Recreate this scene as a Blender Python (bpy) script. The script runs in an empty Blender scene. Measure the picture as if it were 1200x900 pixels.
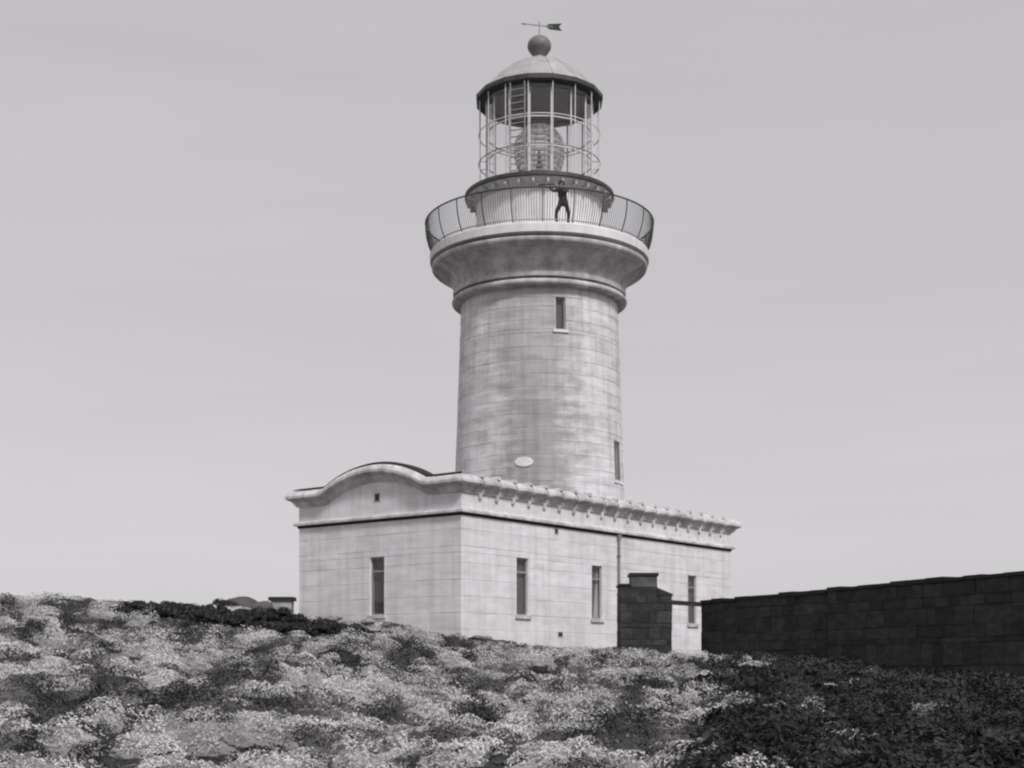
import bpy, bmesh, math, random
import numpy as np
from mathutils import Vector, Matrix

scene = bpy.context.scene
C = scene.collection
PI = math.pi
R_ = math.radians
random.seed(7)
rng = np.random.default_rng(11)

# ------------------------------------------------------------------ camera
cam_data = bpy.data.cameras.new('camera')
cam = bpy.data.objects.new('camera', cam_data); C.objects.link(cam)
cam.location = (0, 0, 0); cam.rotation_euler = (PI/2, 0, 0)
cam_data.sensor_width = 36.0
cam_data.lens = 36.0*1650/1200
cam_data.shift_y = 335/1200
cam_data.clip_start = 0.1; cam_data.clip_end = 60000
scene.camera = cam

# ------------------------------------------------------------------ world and sun
SUN_AZ = (0.45, -0.893); SUN_EL = R_(45)
world = bpy.data.worlds.new('World'); scene.world = world; world.use_nodes = True
nt = world.node_tree; nt.nodes.clear()
out = nt.nodes.new('ShaderNodeOutputWorld'); bg = nt.nodes.new('ShaderNodeBackground')
sky = nt.nodes.new('ShaderNodeTexSky'); sky.sky_type = 'NISHITA'; sky.sun_disc = False
sky.sun_elevation = SUN_EL; sky.sun_rotation = math.atan2(SUN_AZ[0], SUN_AZ[1])
sky.air_density = 1.0; sky.dust_density = 2.0; sky.ozone_density = 1.0; sky.altitude = 80
bw = nt.nodes.new('ShaderNodeRGBToBW')
tint = nt.nodes.new('ShaderNodeMix'); tint.data_type = 'RGBA'; tint.blend_type = 'MULTIPLY'
tint.inputs['Factor'].default_value = 1.0
tint.inputs[7].default_value = (1.0, 0.975, 1.005, 1)
# even high cloud: faint streaks
tc = nt.nodes.new('ShaderNodeTexCoord'); mp = nt.nodes.new('ShaderNodeMapping'); mp.inputs['Scale'].default_value = (1.2, 1.2, 9.0)
ns = nt.nodes.new('ShaderNodeTexNoise'); ns.inputs['Scale'].default_value = 2.2; ns.inputs['Detail'].default_value = 5
mr = nt.nodes.new('ShaderNodeMapRange'); mr.inputs[3].default_value = 0.93; mr.inputs[4].default_value = 1.07
mul = nt.nodes.new('ShaderNodeMath'); mul.operation = 'MULTIPLY'
L = nt.links.new
L(tc.outputs['Generated'], mp.inputs['Vector']); L(mp.outputs[0], ns.inputs['Vector']); L(ns.outputs[0], mr.inputs[0])
ov = nt.nodes.new('ShaderNodeMath'); ov.operation = 'MULTIPLY_ADD'; ov.inputs[1].default_value = 0.30; ov.inputs[2].default_value = 3.7   # thin cloud sheet
L(sky.outputs[0], bw.inputs[0]); L(bw.outputs[0], ov.inputs[0]); L(ov.outputs[0], mul.inputs[0]); L(mr.outputs[0], mul.inputs[1])
L(mul.outputs[0], tint.inputs[6]); L(tint.outputs[2], bg.inputs['Color']); L(bg.outputs[0], out.inputs[0])
bg.inputs['Strength'].default_value = 0.12
sd = bpy.data.lights.new('sun', 'SUN'); sd.energy = 2.25; sd.angle = R_(9); sd.color = (1.0, 0.98, 0.985)
sun = bpy.data.objects.new('sun', sd); C.objects.link(sun)
sdir = Vector((SUN_AZ[0]*math.cos(SUN_EL), SUN_AZ[1]*math.cos(SUN_EL), math.sin(SUN_EL)))
sun.rotation_euler = (-sdir).to_track_quat('-Z', 'Y').to_euler()
sun.location = (30, -20, 40)
vs = scene.view_settings
vs.view_transform = 'Standard'; vs.look = 'None'; vs.gamma = 1; vs.exposure = 0.06; vs.use_curve_mapping = False
scene.cycles.filter_width = 2.2

# ------------------------------------------------------------------ materials
TINT = (1.0, 0.975, 0.99)
def g(v): return (v*TINT[0], v*TINT[1], v*TINT[2], 1)
def mat(name, lo, hi, rough=0.85, scale=(1, 1, 1), nscale=1.5, detail=6, bump=0.0, bscale=20, obj_var=0.0, streak=0.0, spec=0.3, metal=0.0):
    m = bpy.data.materials.new(name); m.use_nodes = True
    t = m.node_tree; t.nodes.clear(); N = t.nodes.new; K = t.links.new
    o = N('ShaderNodeOutputMaterial'); b = N('ShaderNodeBsdfPrincipled'); K(b.outputs[0], o.inputs[0])
    b.inputs['Roughness'].default_value = rough; b.inputs['Specular IOR Level'].default_value = spec; b.inputs['Metallic'].default_value = metal
    co = N('ShaderNodeNewGeometry')
    mpn = N('ShaderNodeMapping'); mpn.inputs['Scale'].default_value = scale; K(co.outputs['Position'], mpn.inputs[0])
    n = N('ShaderNodeTexNoise'); n.inputs['Scale'].default_value = nscale; n.inputs['Detail'].default_value = detail; n.inputs['Roughness'].default_value = 0.62
    K(mpn.outputs[0], n.inputs['Vector'])
    r = N('ShaderNodeValToRGB'); K(n.outputs[0], r.inputs[0])
    r.color_ramp.elements[0].position = 0.32; r.color_ramp.elements[0].color = g(lo)
    r.color_ramp.elements[1].position = 0.66; r.color_ramp.elements[1].color = g(hi)
    col = r.outputs[0]
    if streak > 0:      # weather streaks running down the face
        m2 = N('ShaderNodeMapping'); m2.inputs['Scale'].default_value = (2.6, 2.6, 0.22); K(co.outputs['Position'], m2.inputs[0])
        n2 = N('ShaderNodeTexNoise'); n2.inputs['Scale'].default_value = 1.3; n2.inputs['Detail'].default_value = 7; K(m2.outputs[0], n2.inputs['Vector'])
        r2 = N('ShaderNodeMapRange'); r2.inputs[1].default_value = 0.42; r2.inputs[2].default_value = 0.7; r2.inputs[3].default_value = 1.0; r2.inputs[4].default_value = 1.0-streak; K(n2.outputs[0], r2.inputs[0])
        x = N('ShaderNodeMix'); x.data_type = 'RGBA'; x.blend_type = 'MULTIPLY'; x.inputs[0].default_value = 1
        K(col, x.inputs[6]); K(r2.outputs[0], x.inputs[7]); col = x.outputs[2]
    if obj_var > 0:
        oi = N('ShaderNodeObjectInfo'); r3 = N('ShaderNodeMapRange'); r3.inputs[3].default_value = 1-obj_var; r3.inputs[4].default_value = 1+obj_var*0.6
        K(oi.outputs['Random'], r3.inputs[0])
        x = N('ShaderNodeMix'); x.data_type = 'RGBA'; x.blend_type = 'MULTIPLY'; x.inputs[0].default_value = 1
        K(col, x.inputs[6]); K(r3.outputs[0], x.inputs[7]); col = x.outputs[2]
    K(col, b.inputs['Base Color'])
    if bump > 0:
        n4 = N('ShaderNodeTexNoise'); n4.inputs['Scale'].default_value = bscale; n4.inputs['Detail'].default_value = 5; K(co.outputs['Position'], n4.inputs['Vector'])
        bp = N('ShaderNodeBump'); bp.inputs['Strength'].default_value = bump; bp.inputs['Distance'].default_value = 0.03
        K(n4.outputs[0], bp.inputs['Height']); K(bp.outputs[0], b.inputs['Normal'])
    return m
M = {}
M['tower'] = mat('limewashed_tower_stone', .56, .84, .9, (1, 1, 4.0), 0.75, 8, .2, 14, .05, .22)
M['mortar'] = mat('pale_mortar', .60, .74, .95)
M['wall'] = mat('limewashed_wall_stone', .66, .84, .9, (1, 1, 3.6), 0.9, 8, .2, 14, .035, .15)
M['trim'] = mat('painted_cornice_stone', .44, .76, .85, (1, 1, 1.5), 1.3, 7, .2, 12, .09, .30)
M['plaster'] = mat('white_painted_plaster', .70, .84, .8, (1, 1, 1), 1.2, 6, .1, 10, 0, .12)
M['iron_dark'] = mat('dark_painted_iron', .035, .07, .5, (1, 1, 1), 3, 4, 0, 10, 0, 0, .5)
M['iron_mid'] = mat('grey_painted_iron', .24, .33, .5, (1, 1, 1), 3, 4, 0, 10, 0, 0, .5)
M['iron_white'] = mat('white_painted_iron', .62, .72, .5, (1, 1, 1), 3, 4, 0, 10, 0, 0, .5)
M['copper'] = mat('pale_painted_copper', .34, .46, .55, (1, 1, 2), 1.5, 6, 0, 10, .08, .1, .5)
M['copper_dark'] = mat('weathered_copper', .13, .19, .55, (1, 1, 2), 1.5, 6, 0, 10, 0, 0, .5)
M['inside'] = mat('grey_lantern_ceiling', .30, .38, .8)
M['frame'] = mat('grey_window_frame', .25, .33, .6)
M['blind'] = mat('grey_window_blind', .17, .22, .9)
M['dark_stone'] = mat('dark_rubble_stone', .030, .065, .95, (1, 1, 2.5), 2.2, 8, .5, 9, .35, .1)
M['brown_stone'] = mat('brown_chimney_stone', .07, .13, .95, (1, 1, 2.5), 2.2, 8, .5, 9)
M['dark_mortar'] = mat('dark_joint_mortar', .03, .05, .95)
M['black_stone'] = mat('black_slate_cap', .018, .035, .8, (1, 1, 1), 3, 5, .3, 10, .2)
M['timber'] = mat('dark_weathered_timber', .02, .045, .9, (1, 6, 6), 2, 6, .2, 20)
M['soil'] = mat('dark_heath_soil', .018, .05, .97, (1, 1, 1), 1.8, 8, .6, 6)
M['rock'] = mat('pale_weathered_rock', .16, .38, .95, (1, 1, 2), 1.6, 8, .5, 6, .2)
M['sea'] = mat('sea_water', .03, .05, .25, (1, 1, 1), .02, 4, .1, .3, 0, 0, .5)
M['jacket'] = mat('dark_wool_jacket', .045, .07, .95)
M['trouser'] = mat('dark_trousers', .05, .08, .95)
M['skin'] = mat('skin', .32, .36, .6)
M['shoe'] = mat('black_leather', .015, .025, .5)
M['stem'] = mat('woody_stem', .06, .10, .95)
M['lead'] = mat('grey_lead_pipe', .22, .30, .7)
M['burner'] = mat('dark_lamp_metal', .02, .04, .4)
def glass(name, tint, refl):
    m = bpy.data.materials.new(name); m.use_nodes = True
    t = m.node_tree; t.nodes.clear(); N = t.nodes.new; K = t.links.new
    o = N('ShaderNodeOutputMaterial'); mx = N('ShaderNodeMixShader'); tr = N('ShaderNodeBsdfTransparent'); gl = N('ShaderNodeBsdfGlossy')
    tr.inputs[0].default_value = (tint, tint, tint, 1); gl.inputs['Roughness'].default_value = .04; gl.inputs[0].default_value = g(.95)
    lw = N('ShaderNodeLayerWeight'); lw.inputs[0].default_value = .5
    pw = N('ShaderNodeMath'); pw.operation = 'POWER'; pw.inputs[1].default_value = 5; K(lw.outputs['Facing'], pw.inputs[0])
    mm = N('ShaderNodeMath'); mm.operation = 'ADD'; mm.inputs[1].default_value = refl; K(pw.outputs[0], mm.inputs[0]); mm.use_clamp = True
    K(mm.outputs[0], mx.inputs[0]); K(tr.outputs[0], mx.inputs[1]); K(gl.outputs[0], mx.inputs[2]); K(mx.outputs[0], o.inputs[0])
    return m
M['glass'] = glass('clear_lantern_glass', .985, .03)
M['window_glass'] = glass('window_glass', .85, .03)
M['prism'] = glass('lens_prism_glass', .88, .34)
def leaf_mat(name, lo, hi):
    m = bpy.data.materials.new(name); m.use_nodes = True
    t = m.node_tree; t.nodes.clear(); N = t.nodes.new; K = t.links.new
    o = N('ShaderNodeOutputMaterial'); b = N('ShaderNodeBsdfPrincipled'); b.inputs['Roughness'].default_value = .7; b.inputs['Specular IOR Level'].default_value = .25
    tl = N('ShaderNodeBsdfTranslucent'); mx = N('ShaderNodeMixShader'); mx.inputs[0].default_value = .2
    a = N('ShaderNodeAttribute'); a.attribute_name = 'tone'
    r = N('ShaderNodeValToRGB'); r.color_ramp.elements[0].color = g(lo); r.color_ramp.elements[1].color = g(hi)
    K(a.outputs['Fac'], r.inputs[0]); K(r.outputs[0], b.inputs['Base Color']); K(r.outputs[0], tl.inputs[0])
    K(b.outputs[0], mx.inputs[1]); K(tl.outputs[0], mx.inputs[2]); K(mx.outputs[0], o.inputs[0])
    return m
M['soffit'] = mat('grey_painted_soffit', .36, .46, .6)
def stain_shade_tower():      # mottled stain and painted-in shading darken the shaft's middle, ragged at its edges
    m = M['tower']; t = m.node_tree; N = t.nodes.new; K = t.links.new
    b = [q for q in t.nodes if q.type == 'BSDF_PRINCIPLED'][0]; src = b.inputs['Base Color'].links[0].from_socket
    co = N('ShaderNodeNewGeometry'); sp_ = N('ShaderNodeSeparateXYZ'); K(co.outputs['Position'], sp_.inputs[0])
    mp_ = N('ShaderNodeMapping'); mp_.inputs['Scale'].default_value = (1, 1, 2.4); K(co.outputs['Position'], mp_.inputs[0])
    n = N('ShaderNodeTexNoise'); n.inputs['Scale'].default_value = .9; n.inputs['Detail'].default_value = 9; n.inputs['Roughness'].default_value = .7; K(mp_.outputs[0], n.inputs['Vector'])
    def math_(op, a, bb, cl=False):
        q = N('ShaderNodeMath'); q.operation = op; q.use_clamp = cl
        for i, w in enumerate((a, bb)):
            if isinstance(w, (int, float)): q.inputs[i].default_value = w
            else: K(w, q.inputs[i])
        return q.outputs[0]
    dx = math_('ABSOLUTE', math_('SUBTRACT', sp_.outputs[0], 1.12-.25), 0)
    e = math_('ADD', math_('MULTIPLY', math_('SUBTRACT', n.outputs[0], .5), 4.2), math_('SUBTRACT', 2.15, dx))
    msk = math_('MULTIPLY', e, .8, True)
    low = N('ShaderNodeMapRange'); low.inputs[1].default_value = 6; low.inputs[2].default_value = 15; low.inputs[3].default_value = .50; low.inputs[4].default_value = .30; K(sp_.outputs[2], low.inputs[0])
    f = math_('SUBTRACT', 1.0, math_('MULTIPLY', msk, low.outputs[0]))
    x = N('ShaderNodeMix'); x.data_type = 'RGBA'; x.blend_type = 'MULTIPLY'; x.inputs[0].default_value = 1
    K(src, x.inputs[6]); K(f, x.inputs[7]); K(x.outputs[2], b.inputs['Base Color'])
stain_shade_tower()
M['grass'] = leaf_mat('windswept_grass', .015, .74)
M['scrub'] = leaf_mat('dark_heath_leaf', .012, .10)

# ------------------------------------------------------------------ helpers
def tag(o, label=None, cat=None, group=None, kind=None):
    if label: o['label'] = label
    if cat: o['category'] = cat
    if group: o['group'] = group
    if kind: o['kind'] = kind
    return o
def attach(o, parent):
    if parent is not None:
        o.parent = parent
        p = parent; loc = Vector((0, 0, 0))
        while p is not None: loc += WORLD.get(p.name, Vector((0, 0, 0))); p = None
        o.matrix_parent_inverse = Matrix.Translation(-loc)
WORLD = {}
def empty(name, loc):
    o = bpy.data.objects.new(name, None); C.objects.link(o); o.location = loc; WORLD[o.name] = Vector(loc); o.empty_display_size = .5
    return o
def link_mesh(name, me, material, parent=None, smooth=None):
    if material is not None and not me.materials: me.materials.append(M[material] if isinstance(material, str) else material)
    o = bpy.data.objects.new(name, me); C.objects.link(o); attach(o, parent)
    return o
def pydata(name, v, f, material, parent=None, smooth=None):
    me = bpy.data.meshes.new(name); me.from_pydata([tuple(p) for p in v], [], f); me.update()
    if smooth is not None:
        for p in me.polygons: p.use_smooth = True
        me.set_sharp_from_angle(angle=R_(smooth))
    return link_mesh(name, me, material, parent)
class MB:
    def __init__(self): self.v = []; self.f = []
    def add(self, v, f):
        n = len(self.v); self.v += [tuple(p) for p in v]; self.f += [tuple(i+n for i in q) for q in f]; return self
    def box(self, x0, x1, y0, y1, z0, z1, fn=lambda x, y, z: (x, y, z)):
        vs_ = [fn(x, y, z) for z in (z0, z1) for y in (y0, y1) for x in (x0, x1)]
        return self.add(vs_, [(0, 2, 3, 1), (4, 5, 7, 6), (0, 1, 5, 4), (2, 6, 7, 3), (0, 4, 6, 2), (1, 3, 7, 5)])
    def lathe(self, prof, seg=96, cx=0, cy=0, close=False, a0=0.0):
        n = len(prof); v = []
        for k in range(seg):
            a = a0+2*PI*k/seg
            for r, z in prof: v.append((cx+r*math.cos(a), cy+r*math.sin(a), z))
        f = []
        for k in range(seg):
            k2 = (k+1) % seg
            for i in range(n if close else n-1):
                j = (i+1) % n
                f.append((k*n+i, k2*n+i, k2*n+j, k*n+j))
        return self.add(v, f)
    def tube(self, pts, rad, seg=6, cap=True):
        pts = [Vector(p) for p in pts]; n = len(pts); v = []; f = []
        rads = rad if isinstance(rad, (list, tuple)) else [rad]*n
        prev = None
        for i, p in enumerate(pts):
            d = (pts[min(i+1, n-1)]-pts[max(i-1, 0)]).normalized()
            ref = prev if prev is not None else (Vector((0, 0, 1)) if abs(d.z) < .9 else Vector((1, 0, 0)))
            a = (ref-d*ref.dot(d)).normalized(); prev = a; b = d.cross(a)
            for k in range(seg):
                t = 2*PI*k/seg; v.append(p+(a*math.cos(t)+b*math.sin(t))*rads[i])
        for i in range(n-1):
            for k in range(seg):
                k2 = (k+1) % seg; f.append((i*seg+k, i*seg+k2, (i+1)*seg+k2, (i+1)*seg+k))
        if cap: f.append(tuple(range(seg))[::-1]); f.append(tuple((n-1)*seg+k for k in range(seg)))
        return self.add(v, f)
    def ring(self, cx, cy, z, R, rad, seg=96, rs=6):
        prof = [(R+rad*math.cos(2*PI*k/rs), z+rad*math.sin(2*PI*k/rs)) for k in range(rs)]
        return self.lathe(prof, seg, cx, cy, close=True)
    def build(self, name, material, parent=None, smooth=None):
        return pydata(name, self.v, self.f, material, parent, smooth)

# numpy value noise
_tab = rng.random((256, 256))
def vnoise(x, y):
    xi = np.floor(x).astype(int); yi = np.floor(y).astype(int); fx = x-xi; fy = y-yi
    fx = fx*fx*(3-2*fx); fy = fy*fy*(3-2*fy)
    a = _tab[xi % 256, yi % 256]; b = _tab[(xi+1) % 256, yi % 256]; c = _tab[xi % 256, (yi+1) % 256]; d = _tab[(xi+1) % 256, (yi+1) % 256]
    return (a*(1-fx)+b*fx)*(1-fy)+(c*(1-fx)+d*fx)*fy
def fbm(x, y, o=4):
    s = 0; a = .5; t = 0
    for i in range(o):
        s = s+a*vnoise(x*2**i+17.3*i, y*2**i+5.1*i); t += a; a *= .5
    return s/t
def sstep(a, b, x):
    t = np.clip((x-a)/(b-a), 0, 1); return t*t*(3-2*t)

# ------------------------------------------------------------------ terrain
def ground(x, y):
    x = np.asarray(x, float); y = np.asarray(y, float)
    zb = np.interp(x, [-60, -25, -16, -10, -8, -1.7, 4, 8, 14, 25, 60], [2.3, 2.5, 2.25, 1.92, 1.74, .86, .30, .05, .0, .2, .1])
    u = np.clip((y-17)/(46.5-17), 0, 1)
    u = u*(1-.12)+.12*u*u*(3-2*u)
    z = -1.68+(zb+1.68)*u
    z = z+(fbm(x*.22, y*.22, 3)-.5)*.55*sstep(4, 20, y)*(1-.6*sstep(44, 50, y))+(fbm(x*1.1+40, y*1.1, 3)-.5)*.28
    r = np.maximum(np.maximum(y-78, -y-30), np.abs(x)-45)
    z = z-np.clip(r, 0, None)*.16-sstep(0, 200, r)*40
    return z
def gz(x, y): return float(ground(np.array([x]), np.array([y]))[0])
def axis(lo, f0, f1, hi, step):
    a = list(np.arange(f0, f1+1e-6, step)); s = step
    while a[-1] < hi: s *= 1.25; a.append(a[-1]+s)
    s = step
    while a[0] > lo: s *= 1.25; a.insert(0, a[0]-s)
    return np.array(a)
ax = axis(-500, -24, 24, 500, .38); ay = axis(-400, 10, 62, 600, .38)
gx, gy = np.meshgrid(ax, ay); zz = ground(gx, gy); nx = len(ax); ny = len(ay)
vv = np.stack([gx.ravel(), gy.ravel(), zz.ravel()], 1)
ii = (np.arange(ny-1)[:, None]*nx+np.arange(nx-1)[None, :]).ravel()
ff = np.stack([ii, ii+1, ii+1+nx, ii+nx], 1)
o = pydata('ground', vv.tolist(), ff.tolist(), 'soil', None, 60); tag(o, kind='structure')
sea_v = []; S_ = 40000
o = pydata('sea', [(-S_, -S_, -62), (S_, -S_, -62), (S_, S_, -62), (-S_, S_, -62)], [(0, 1, 2, 3)], 'sea'); tag(o, kind='structure')

# ------------------------------------------------------------------ masonry
def masonry(parent, fmap, u0, u1, z0, z1, courses, blen, openings, bmat, mmat, useg=1, joint=.010, proud=.014, depth=.35, wname='wall',
            pname='block', keep=None, uscale=1.0, jit=.004, seed=1, uneven=0.0, flip=False, wrap=False, plain=False):
    """fmap(u,z,d) -> point, d outward. The backing wall has the openings cut with reveals; the blocks are children of it."""
    rnd = random.Random(seed)
    us = sorted(set([u0, u1]+[w for op in openings for w in op[:2]]))
    full = []
    for a, b in zip(us[:-1], us[1:]):
        n = max(1, int(math.ceil((b-a)/(blen if useg == 1 else .12/uscale)))) if useg > 1 else 1
        full += [a+(b-a)*k/n for k in range(n)]
    full.append(u1)
    zs = sorted(set([z0, z1]+[w for op in openings for w in op[2:4]]))
    mb = MB()
    def quad(P): mb.add(P, [(0, 1, 2, 3)])
    inside = lambda u, z: any(op[0] < u < op[1] and op[2] < z < op[3] for op in openings)
    for a, b in zip(full[:-1], full[1:]):
        for c, d in zip(zs[:-1], zs[1:]):
            if not inside((a+b)/2, (c+d)/2): quad([fmap(a, c, 0), fmap(b, c, 0), fmap(b, d, 0), fmap(a, d, 0)])
    for a, b, c, d in [op[:4] for op in openings]:
        for (p, q) in (((a, c), (b, c)), ((b, c), (b, d)), ((b, d), (a, d)), ((a, d), (a, c))):
            quad([fmap(p[0], p[1], 0), fmap(q[0], q[1], 0), fmap(q[0], q[1], -depth), fmap(p[0], p[1], -depth)])
    wall = mb.build(wname, mmat, parent)
    if plain: return wall
    rest = MB(); ch = (z1-z0)/courses if not isinstance(courses, list) else None
    zl = [z0+ch*k for k in range(courses+1)] if ch else courses
    if uneven: zl = [zl[0]]+[z+rnd.uniform(-uneven, uneven)*(zl[1]-zl[0]) for z in zl[1:-1]]+[zl[-1]]
    for k in range(len(zl)-1):
        c, d = zl[k], zl[k+1]
        n = max(1, round((u1-u0)/blen)); st = (u1-u0)/n
        if wrap: ul = [u0+(i+(.5 if k % 2 else 0))*st for i in range(n+1)]
        else:
            ul = [u0+i*st for i in range(n+1)] if k % 2 == 0 else [u0]+[u0+(i+.5)*st for i in range(n)]+[u1]
            if uneven: ul = [ul[0]]+[u+rnd.uniform(-uneven, uneven)*st for u in ul[1:-1]]+[ul[-1]]
        cuts = sorted(set([c, d]+[w for op in openings for w in op[2:4] if c+.02 < w < d-.02]))
        for zc, zd in zip(cuts[:-1], cuts[1:]):
            for a, b in zip(ul[:-1], ul[1:]):
                segs = [(a, b)]
                for op in openings:
                    if op[2] < (zc+zd)/2 < op[3]:
                        new = []
                        for (p, q) in segs:
                            if op[0] > p+.01: new.append((p, min(q, op[0])))
                            if op[1] < q-.01: new.append((max(p, op[1]), q))
                        segs = [s for s in new if s[1]-s[0] > .01]
                for (p, q) in segs:
                    jj = joint/2/uscale; pp = proud+rnd.uniform(-jit, jit); cb = min(.009, proud*.6); cu = cb/uscale
                    e = [rnd.uniform(-1, 1)*joint*.25 for _ in range(4)] if uneven else [0]*4
                    A, B, Z0, Z1 = p+jj, q-jj, zc+joint/2, zd-joint/2
                    v = []; f = []; m = useg
                    for i in range(m+1):
                        t = i/m; u = A+(B-A)*t; ui = A+cu+(B-A-2*cu)*t
                        v += [fmap(u, Z0, -.004), fmap(u, Z0, pp-cb), fmap(ui, Z0+cb, pp), fmap(ui, Z1-cb, pp), fmap(u, Z1, pp-cb), fmap(u, Z1, -.004)]
                    for i in range(m):
                        for j in range(5): f.append((i*6+j, (i+1)*6+j, (i+1)*6+j+1, i*6+j+1))
                    f.append((0, 1, 4, 5)); f.append((1, 2, 3, 4)); q6 = m*6
                    f.append((q6+5, q6+4, q6+1, q6)); f.append((q6+4, q6+3, q6+2, q6+1))
                    if keep is None or keep((p+q)/2, (zc+zd)/2): pydata(pname, v, f, bmat, wall)
                    else: rest.add(v, f)
    if rest.v: tag(rest.build('rear_'+pname+'_facing', bmat, wall), kind='stuff')
    return wall

# ------------------------------------------------------------------ lighthouse tower
TX, TY = 1.12, 57.7
tbase = gz(TX, TY)
tower = empty('lighthouse_tower', (TX, TY, tbase))
tag(tower, 'tall round pale stone lighthouse tower with corbelled gallery and domed glass lantern', 'lighthouse')
def trad(z): return 3.19+(14.85-z)*.0345
def tmap(u, z, d):      # u = azimuth, 0 faces the camera, positive to the right
    r = trad(z)+d; return (TX+r*math.sin(u), TY-r*math.cos(u), z)
uA = math.asin(.70/3.24)+.02; uB = math.asin(89/97.5)
opens = [(uA-.062, uA+.062, 13.18, 14.45), (uB-.11, uB+.10, 7.55, 9.12)]
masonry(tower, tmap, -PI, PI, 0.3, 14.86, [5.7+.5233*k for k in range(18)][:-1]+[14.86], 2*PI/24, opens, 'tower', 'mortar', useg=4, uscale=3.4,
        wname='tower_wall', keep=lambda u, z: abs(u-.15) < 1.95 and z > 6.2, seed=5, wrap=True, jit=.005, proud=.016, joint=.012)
def niche_window(parent, fmap, a, b, c, d, depth, usc, bar=True, sill=True, smat='trim'):
    fw = .05/usc
    mb = MB()
    def bx(u0, u1, z0, z1, d0, d1): mb.box(u0, u1, d0, d1, z0, z1, lambda u, dd, z: fmap(u, z, dd))
    bx(a-.001, a+fw, c, d, -depth-.03, -depth+.03); bx(b-fw, b+.001, c, d, -depth-.03, -depth+.03)
    bx(a+fw, b-fw, c, c+.06, -depth-.03, -depth+.03); bx(a+fw, b-fw, d-.06, d, -depth-.03, -depth+.03)
    mid = c+(d-c)*.76 if bar else None
    if bar: bx(a+fw, b-fw, mid-.03, mid+.03, -depth-.03, -depth+.03)
    w = mb.build('window', 'frame', parent)
    for z0, z1 in ([(c+.06, mid-.03), (mid+.03, d-.06)] if bar else [(c+.06, d-.06)]):
        m2 = MB(); m2.box(a+fw, b-fw, -depth-.006, -depth+.006, z0, z1, lambda u, dd, z: fmap(u, z, dd)); m2.build('pane', 'window_glass', w)
    m3 = MB(); m3.box(a+.002, b-.002, -depth-.16, -depth-.12, c, d, lambda u, dd, z: fmap(u, z, dd)); m3.build('blind', 'blind', w)
    if sill:
        m4 = MB(); m4.box(a-.10/usc, b+.10/usc, -depth+.03, .09, c-.11, c-.003, lambda u, dd, z: fmap(u, z, dd)); m4.build('sill', smat, w)
    return w
for op in opens: niche_window(tower, tmap, op[0], op[1], op[2], op[3], .05 if op is opens[1] else .12, 3.4, bar=False, smat='plaster')
# pale oval plaque low on the shaft
mb = MB(); pz = 8.02; pu = math.asin(-20*.0325/3.4); n = 20
ring_ = [(pu+.36/3.4*math.cos(2*PI*k/n), pz+.19*math.sin(2*PI*k/n)) for k in range(n)]
v = [tmap(u, z, .02) for u, z in ring_]+[tmap(u, z, .05) for u, z in ring_]+[tmap(pu+(u-pu)*.85, pz+(z-pz)*.85, .065) for u, z in ring_]
f = [(k, (k+1) % n, n+(k+1) % n, n+k) for k in range(n)]+[(n+k, n+(k+1) % n, 2*n+(k+1) % n, 2*n+k) for k in range(n)]+[tuple(2*n+k for k in range(n))]
mb.add(v, f).build('plaque', 'plaster', tower)
def lathe(name, prof, material, parent=tower, seg=128, smooth=32):
    return MB().lathe(prof, seg, TX, TY).build(name, material, parent, smooth)
def arc(cr, cz, rad, a0, a1, n=8): return [(cr+rad*math.cos(R_(a0+(a1-a0)*k/n)), cz+rad*math.sin(R_(a0+(a1-a0)*k/n))) for k in range(n+1)]
lathe('neck_moulding', [(3.1, 14.84), (3.30, 14.84), (3.34, 14.87)]+arc(3.46, 14.98, .12, -100, 90, 10)+[(3.24, 15.10), (3.24, 15.19), (3.52, 15.20), (3.54, 15.36), (3.44, 15.40), (3.2, 15.40)], 'trim')
cove = [(3.3, 15.41), (3.42, 15.41), (3.44, 15.46)]
for k in range(11):
    t = k/10; a = t*PI/2
    cove.append((3.46+.70*(1-math.cos(a))*.35+.70*.65*t, 15.50+.68*math.sin(a)*.35+.68*.65*t))
cove += [(4.20, 16.19), (4.24, 16.20), (4.24, 16.27), (4.17, 16.28), (4.17, 16.30)]+arc(4.22, 16.42, .19, -85, 10, 8)+[(4.38, 16.45), (3.95, 16.45), (3.95, 16.60), (3.3, 16.60)]
lathe('gallery_cornice', cove, 'trim')
lathe('gallery_deck', [(3.2, 16.59), (4.40, 16.58), (4.47, 16.60), (4.48, 16.90), (4.45, 16.95), (2.3, 16.97)], 'plaster')
lathe('lantern_base', [(2.50, 16.95), (2.50, 18.99)], 'plaster')
# panels of the lantern base with a plinth
for k in range(16):
    mb = MB(); n = 4
    for i in range(n):
        a0 = 2*PI*(k+(i/n)*.985+.0075)/16; a1 = 2*PI*(k+((i+1)/n)*.985+.0075)/16
        fn = lambda a, r, z: (TX+r*math.cos(a), TY+r*math.sin(a), z)
        mb.box(a0, a1, 2.49, 2.58, 17.66, 18.93, fn)
    lb = mb.build('base_panel', 'plaster', bpy.data.objects['lantern_base'])
MB().lathe([(2.5, 16.96), (2.66, 16.97), (2.66, 17.58), (2.58, 17.66), (2.5, 17.66)], 96, TX, TY).build('plinth', 'plaster', bpy.data.objects['lantern_base'], 32)
lw_ = lathe('lantern_walkway', [(2.2, 19.24), (2.98, 19.22), (3.04, 19.22), (3.06, 19.25), (3.06, 19.37), (3.03, 19.40), (2.0, 19.41)], 'iron_dark')
MB().lathe([(2.5, 18.90), (2.60, 18.92), (2.66, 19.0), (2.76, 19.11), (2.90, 19.17), (3.0, 19.19), (3.0, 19.23), (2.4, 19.235)], 96, TX, TY).build('soffit', 'soffit', lw_, 32)
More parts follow.
